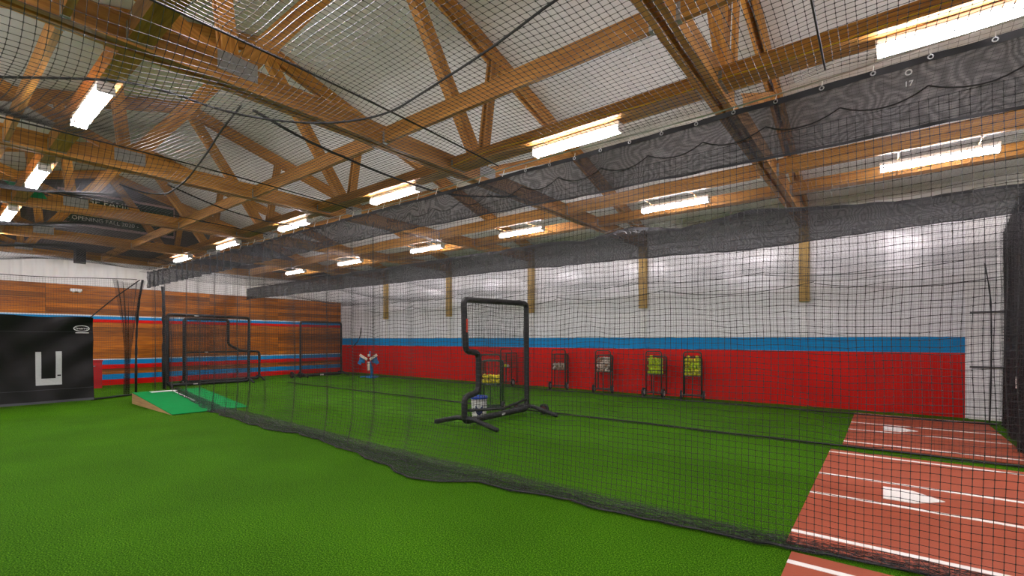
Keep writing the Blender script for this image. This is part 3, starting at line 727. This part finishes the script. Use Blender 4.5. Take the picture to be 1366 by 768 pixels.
# ------------------------------------------------------------------ ball carts and balls
ico_cache = {}
def ball_mesh(m, r):
    k = (m.name, r)
    if k not in ico_cache:
        b = MB(); n = 10; rings = 6; vs = [(0, 0, -r)]
        for i in range(1, rings):
            a = -math.pi / 2 + math.pi * i / rings
            vs += [(r * math.cos(a) * math.cos(6.2832 * j / n), r * math.cos(a) * math.sin(6.2832 * j / n), r * math.sin(a)) for j in range(n)]
        vs.append((0, 0, r)); fs = [(0, 1 + (j + 1) % n, 1 + j) for j in range(n)]
        for i in range(rings - 2):
            fs += [(1 + i * n + j, 1 + i * n + (j + 1) % n, 1 + (i + 1) * n + (j + 1) % n, 1 + (i + 1) * n + j) for j in range(n)]
        fs += [(1 + (rings - 2) * n + j, 1 + (rings - 2) * n + (j + 1) % n, len(vs) - 1) for j in range(n)]
        me = bpy.data.meshes.new('ball'); me.from_pydata(vs, [], fs); me.materials.append(m)
        me.polygons.foreach_set('use_smooth', np.ones(len(me.polygons), dtype=bool)); ico_cache[k] = me
    return ico_cache[k]
W, D, H0, H1, HT = .40, .36, .57, 1.02, 1.15
def make_cart():
    t = thing('ball_cart', 'x', 'ball cart', (0, 0, 0))
    r = .016
    for y in (-D / 2, D / 2):
        pts = fillet([(-W / 2, y, .06), (-W / 2, y, HT if y < 0 else H1), (W / 2, y, HT if y < 0 else H1), (W / 2, y, .06)], .07, 5)
        MB().tube(pts, r, 8).build('frame_hoop', cart_green, t, smooth=True)
    for z in (.10, .57):
        MB().tube([(-W / 2, -D / 2, z), (W / 2, -D / 2, z), (W / 2, D / 2, z), (-W / 2, D / 2, z)], .010, 6, True).build('frame_rail', cart_green, t)
    MB().box((0, -D / 2, .30), (.02, .02, .54)).build('centre_leg', cart_green, t)
    b = MB()
    for z in np.linspace(H0, H1, 5): b.tube([(-W / 2, -D / 2, z), (W / 2, -D / 2, z), (W / 2, D / 2, z), (-W / 2, D / 2, z)], .0035 if z < H1 - .01 else .009, 4, True)
    for k in range(6):
        q = -.5 + (k + .5) / 6
        for s in (-1, 1):
            b.tube([(q * W, s * D / 2, H0), (q * W, s * D / 2, H1)], .003, 4); b.tube([(s * W / 2, q * D, H0), (s * W / 2, q * D, H1)], .003, 4)
        b.tube([(q * W, -D / 2, H0), (q * W, D / 2, H0)], .003, 4)
    b.build('wire_basket', cart_green, t)
    MB().tube([(-W / 2 - .06, -D / 2 - .02, .115), (W / 2 + .06, -D / 2 - .02, .115)], .009, 6).build('axle', cart_green, t)
    for s in (-1, 1): wheel(t, (s * (W / 2 + .055), -D / 2 - .02, .115), (1, 0, 0), .115, .05)
    return t
proto = make_cart(); first = [True]
def cart(label, x, y, rz=0, group='ball carts'):
    if first[0]: t = proto; first[0] = False
    else: t = copy_tree(proto)
    t.location = (x, y, 0); t.rotation_euler = (0, 0, rz); t['label'] = label; t['group'] = group; return t
def fill(x, y, rz, z_lo, z_hi, r, mats, label, group, top=0, seed=1, limit=60):
    rr = random.Random(seed); n = 0; c, s = math.cos(rz), math.sin(rz)
    spots = []
    z = z_lo + r
    lay = 0
    while z < z_hi:
        nx = int((W + .01) / (2 * r)); ny = 2
        for i in range(nx):
            for j in range(ny):
                if j and (i == 0 or i == nx - 1) and z + 1.7 * r < z_hi and r < .04: continue
                px = -W / 2 + .010 + r + i * (W - .02 - 2 * r) / max(1, nx - 1) + rr.uniform(-.004, .004)
                if (lay + j) % 2: px = px + r * (.9 if i < nx - 1 else 0)
                py = -D / 2 + .010 + r + j * 1.75 * r + rr.uniform(0, .004)
                spots.append((px, py, z + rr.uniform(-.008, .008)))
        z += 1.78 * r; lay += 1
    for q in range(top): spots.append((-.09 + .17 * q + rr.uniform(-.02, .02), -.06, z_hi + r * .8))
    for px, py, pz in spots:
        m = rr.choice(mats); o = bpy.data.objects.new('ball', ball_mesh(m, r)); col.objects.link(o)
        o.location = (x + c * px - s * py, y + s * px + c * py, pz); o.rotation_euler = (rr.random() * 6, rr.random() * 6, 0)
        tag(o, label, 'ball', group)
carts = [('nearly empty ball cart by the red wall, seen through the notched screen', -9.35, 11.72, .15, (.57, .64, .048, [ball_yellow, ball_white], 0)),
         ('ball cart half full of scuffed baseballs by the red wall', -7.45, 11.74, .35, (.57, .80, .037, [ball_white, ball_white, ball_brown], 0)),
         ('ball cart brimming with white and brown baseballs by the red wall', -6.02, 11.74, .30, (.57, 1.00, .037, [ball_white, ball_white, ball_brown], 0)),
         ('ball cart full of lime yellow balls by the red wall', -4.55, 11.74, .0, (.57, .97, .046, [ball_yellow], 1)),
         ('rightmost ball cart, heaped with golden yellow softballs', -3.64, 11.74, .25, (.57, .98, .046, [ball_gold, ball_gold, ball_yellow], 2))]
bl = ['ball lying in the nearly empty cart behind the notched screen', 'scuffed baseball in the half full cart by the red wall', 'baseball in the brimming white and brown ball cart',
      'lime yellow ball in the second cart from the right', 'golden softball in the rightmost cart']
for i, (lab, x, y, rz, (a, b, r, ms, top)) in enumerate(carts):
    cart(lab, x, y, rz)
    if i == 0:
        for dx, m in ((-.06, ball_yellow), (.05, ball_white)):
            o = bpy.data.objects.new('ball', ball_mesh(m, .045)); col.objects.link(o); o.location = (x + dx, y - .1, .62)
            tag(o, ('yellow' if dx < 0 else 'white') + ' ball lying in the nearly empty cart behind the notched screen', 'ball', 'balls in the nearly empty cart')
    else: fill(x, y, rz, a, b, r, ms, bl[i], f'balls in cart {["", "of scuffed baseballs", "of baseballs", "of lime balls", "of golden softballs"][i]}', top, 10 + i)
cart('ball cart with bright yellow balls standing right behind the notched screen', -6.22, 7.25, .55)
fill(-6.22, 7.25, .55, .57, .78, .048, [ball_lemon], 'bright yellow ball in the cart behind the notched screen', 'balls in the middle lane cart', 0, 31)

# ------------------------------------------------------------------ bucket
bk = thing('bucket', 'white plastic bucket with blue rim and navy emblem behind the notched screen', 'bucket', (-5.80, 6.40, 0))
MB().disc((0, 0, 0), (0, 0, 1), [(0, .118), (.01, .124), (.36, .145), (.365, .152), (.385, .152), (.385, .14), (.36, .138)], 28).build('pail', plastic_white, bk, smooth=False)
MB().disc((0, 0, .375), (0, 0, 1), [(0, .158), (.03, .160), (.045, .152), (.045, .13), (.03, .12)], 28).build('blue_lid', plastic_blue, bk)
MB().tube([(.150 * math.cos(a), .150 * math.sin(a), .30 - .12 * math.sin((a - .2) / 2.7 * math.pi)) for a in np.linspace(-1.4, 1.3, 12)], .004, 5).build('bail_handle', steel, bk)
em = MB(); prof = [(-.07, .26), (.07, .26), (.07, .17), (.045, .115), (0, .085), (-.045, .115), (-.07, .17)]
a0 = math.atan2(-6.40, 5.80)
def onpail(w, z, dr=.004):
    r = .124 + (.145 - .124) * z / .36 + dr; a = a0 + w / r; return (r * math.cos(a), r * math.sin(a), z)
em.add([onpail(0, .18, .005)] + [onpail(*p) for p in prof], [(0, 1 + i, 1 + (i + 1) % 7) for i in range(7)]); em.build('shield_emblem', navy, bk)
st = MB(); st.add([onpail(0, .19, .008)] + [onpail(.04 * math.sin(k * math.pi / 5) * (1 if k % 2 == 0 else .42), .19 + .04 * math.cos(k * math.pi / 5) * (1 if k % 2 == 0 else .42), .008) for k in range(10)], [(0, 1 + i, 1 + (i + 1) % 10) for i in range(10)])
st.build('star_emblem', plastic_white, bk)

# ------------------------------------------------------------------ three-wheel pitching machine
pm = thing('pitching_machine', 'blue three wheel pitching machine with cream guards by the red wall', 'pitching machine', (-15.35, 10.7, 0), math.radians(-35))
MB().disc((.0, .12, 0), (0, .12, 1), [(0, .22), (.02, .22), (.05, .10), (.07, .06)], 24).build('base', machine_blue, pm)
for a in (0.3, 2.4, 4.4): MB().tube([(0, .1, .07), (.42 * math.cos(a), .1 + .42 * math.sin(a), .02)], .02, 8).build('foot', machine_blue, pm)
MB().tube([(0, .12, .06), (0, .12, .3), (0, .06, .52), (0, .03, .62)], .05, 12).build('column', machine_blue, pm, smooth=True)
for k, a in enumerate((-math.pi / 2, math.pi * .19, math.pi * .81)):
    cy, cz = math.cos(a), math.sin(a); ctr = Vector((.08, 0, .66))
    A = ctr + Vector((0, cy, cz)) * .05; B = ctr + Vector((0, cy, cz)) * .38
    beam('wheel_guard', A, B, .10, .09, cream, pm)
    wheel(pm, ctr + Vector((-.12, cy * .24, cz * .24)), Vector((0, -cz, cy)), .12, .06)
for s in (-1, 1):
    MB().disc((-.05, s * .22, .55), (-.05, s * .22 + .001 * s, .60), [(0, .05), (.02, .105), (.2, .105), (.26, .06)], 18).build('motor_shell', machine_blue, pm)
    MB().box((.03, s * .30, .60), (.16, .13, .17), Matrix.Rotation(s * .5, 3, 'X')).build('shroud', machine_blue, pm)
MB().box((.12, 0, .85), (.05, .08, .09)).build('feed_chute', cream, pm)
MB().tube([(0, .05, .8), (-.05, .05, 1.0)], .03, 8).build('aiming_handle', machine_blue, pm)

# ------------------------------------------------------------------ things on and by the end wall
bn = thing('banner', 'long dark green banner with pale lettering on the gable', 'banner', (XE + .02, 4.15, 5.5))
MB().box((0, 0, 0), (.02, 2.95, 1.06)).build('banner_border', banner_edge, bn)
MB().box((.012, 0, 0), (.006, 2.90, .91)).build('banner_field', banner_green, bn)
text('banner_lettering', 'ROCHE FAMILY', .27, Matrix.Translation((.018, -.48, .26)) @ FACE_X.to_4x4(), banner_print, bn)
text('banner_lettering', '- OPENING FALL 2020 -', .17, Matrix.Translation((.018, -.40, -.315)) @ FACE_X.to_4x4(), banner_print, bn)
bn.location = (XE + .02, 4.15, 5.475)
el = thing('emergency_light', 'small white emergency light on the plank wall', 'light', (XE + .03, 3.08, 2.90))
MB().disc((.03, -.14, .05), (.03, .14, .05), [(0, .03), (.02, .05), (.26, .05), (.28, .03)], 14).build('body', emergency_white, el)
for s in (-1, 1): MB().disc((.06, s * .07, .02), (.12, s * .07, 0), [(0, .025), (.04, .035), (.045, .03)], 12).build('lamp_head', emergency_white, el)
sp = thing('speaker', 'small black speaker hung under the end truss', 'speaker', (XE + .55, 3.1, 3.72))
MB().prism([(-.10, -.14, 0), (.10, -.11, .03), (.10, .11, .03), (-.10, .14, 0)], (0, 0, 0), (0, 0, .40)).build('cabinet', pad_black, sp)
MB().box((.104, 0, .215), (.008, .19, .32)).build('grille', rubber, sp)
MB().box((-.19, 0, .36), (.20, .03, .03)).build('bracket', steel, sp)
rb = thing('equipment_box', 'red upright equipment box beside the tarp by the plank wall', 'box', (-18.5, 3.27, 0))
MB().box((0, 0, .40), (.40, .46, .80)).build('body', box_red, rb)
MB().box((0, 0, .82), (.43, .49, .04)).build('lid', box_red, rb)
MB().box((.21, .0, .66), (.015, .14, .02)).build('latch', steel, rb)
fg = thing('green_pennant', 'small green pennant on the truss behind the left lights', 'pennant', (-12.222, 1.25, 4.0))
MB().prism([(0, -.25, .26), (0, .18, .26), (0, .30, .06), (0, -.02, .03)], (0, 0, 0), (.015, 0, 0)).build('cloth', flag_green, fg)
MB().tube([(.007, -.28, .265), (.007, .22, .265)], .008, 6).build('hanging_rod', galv, fg)
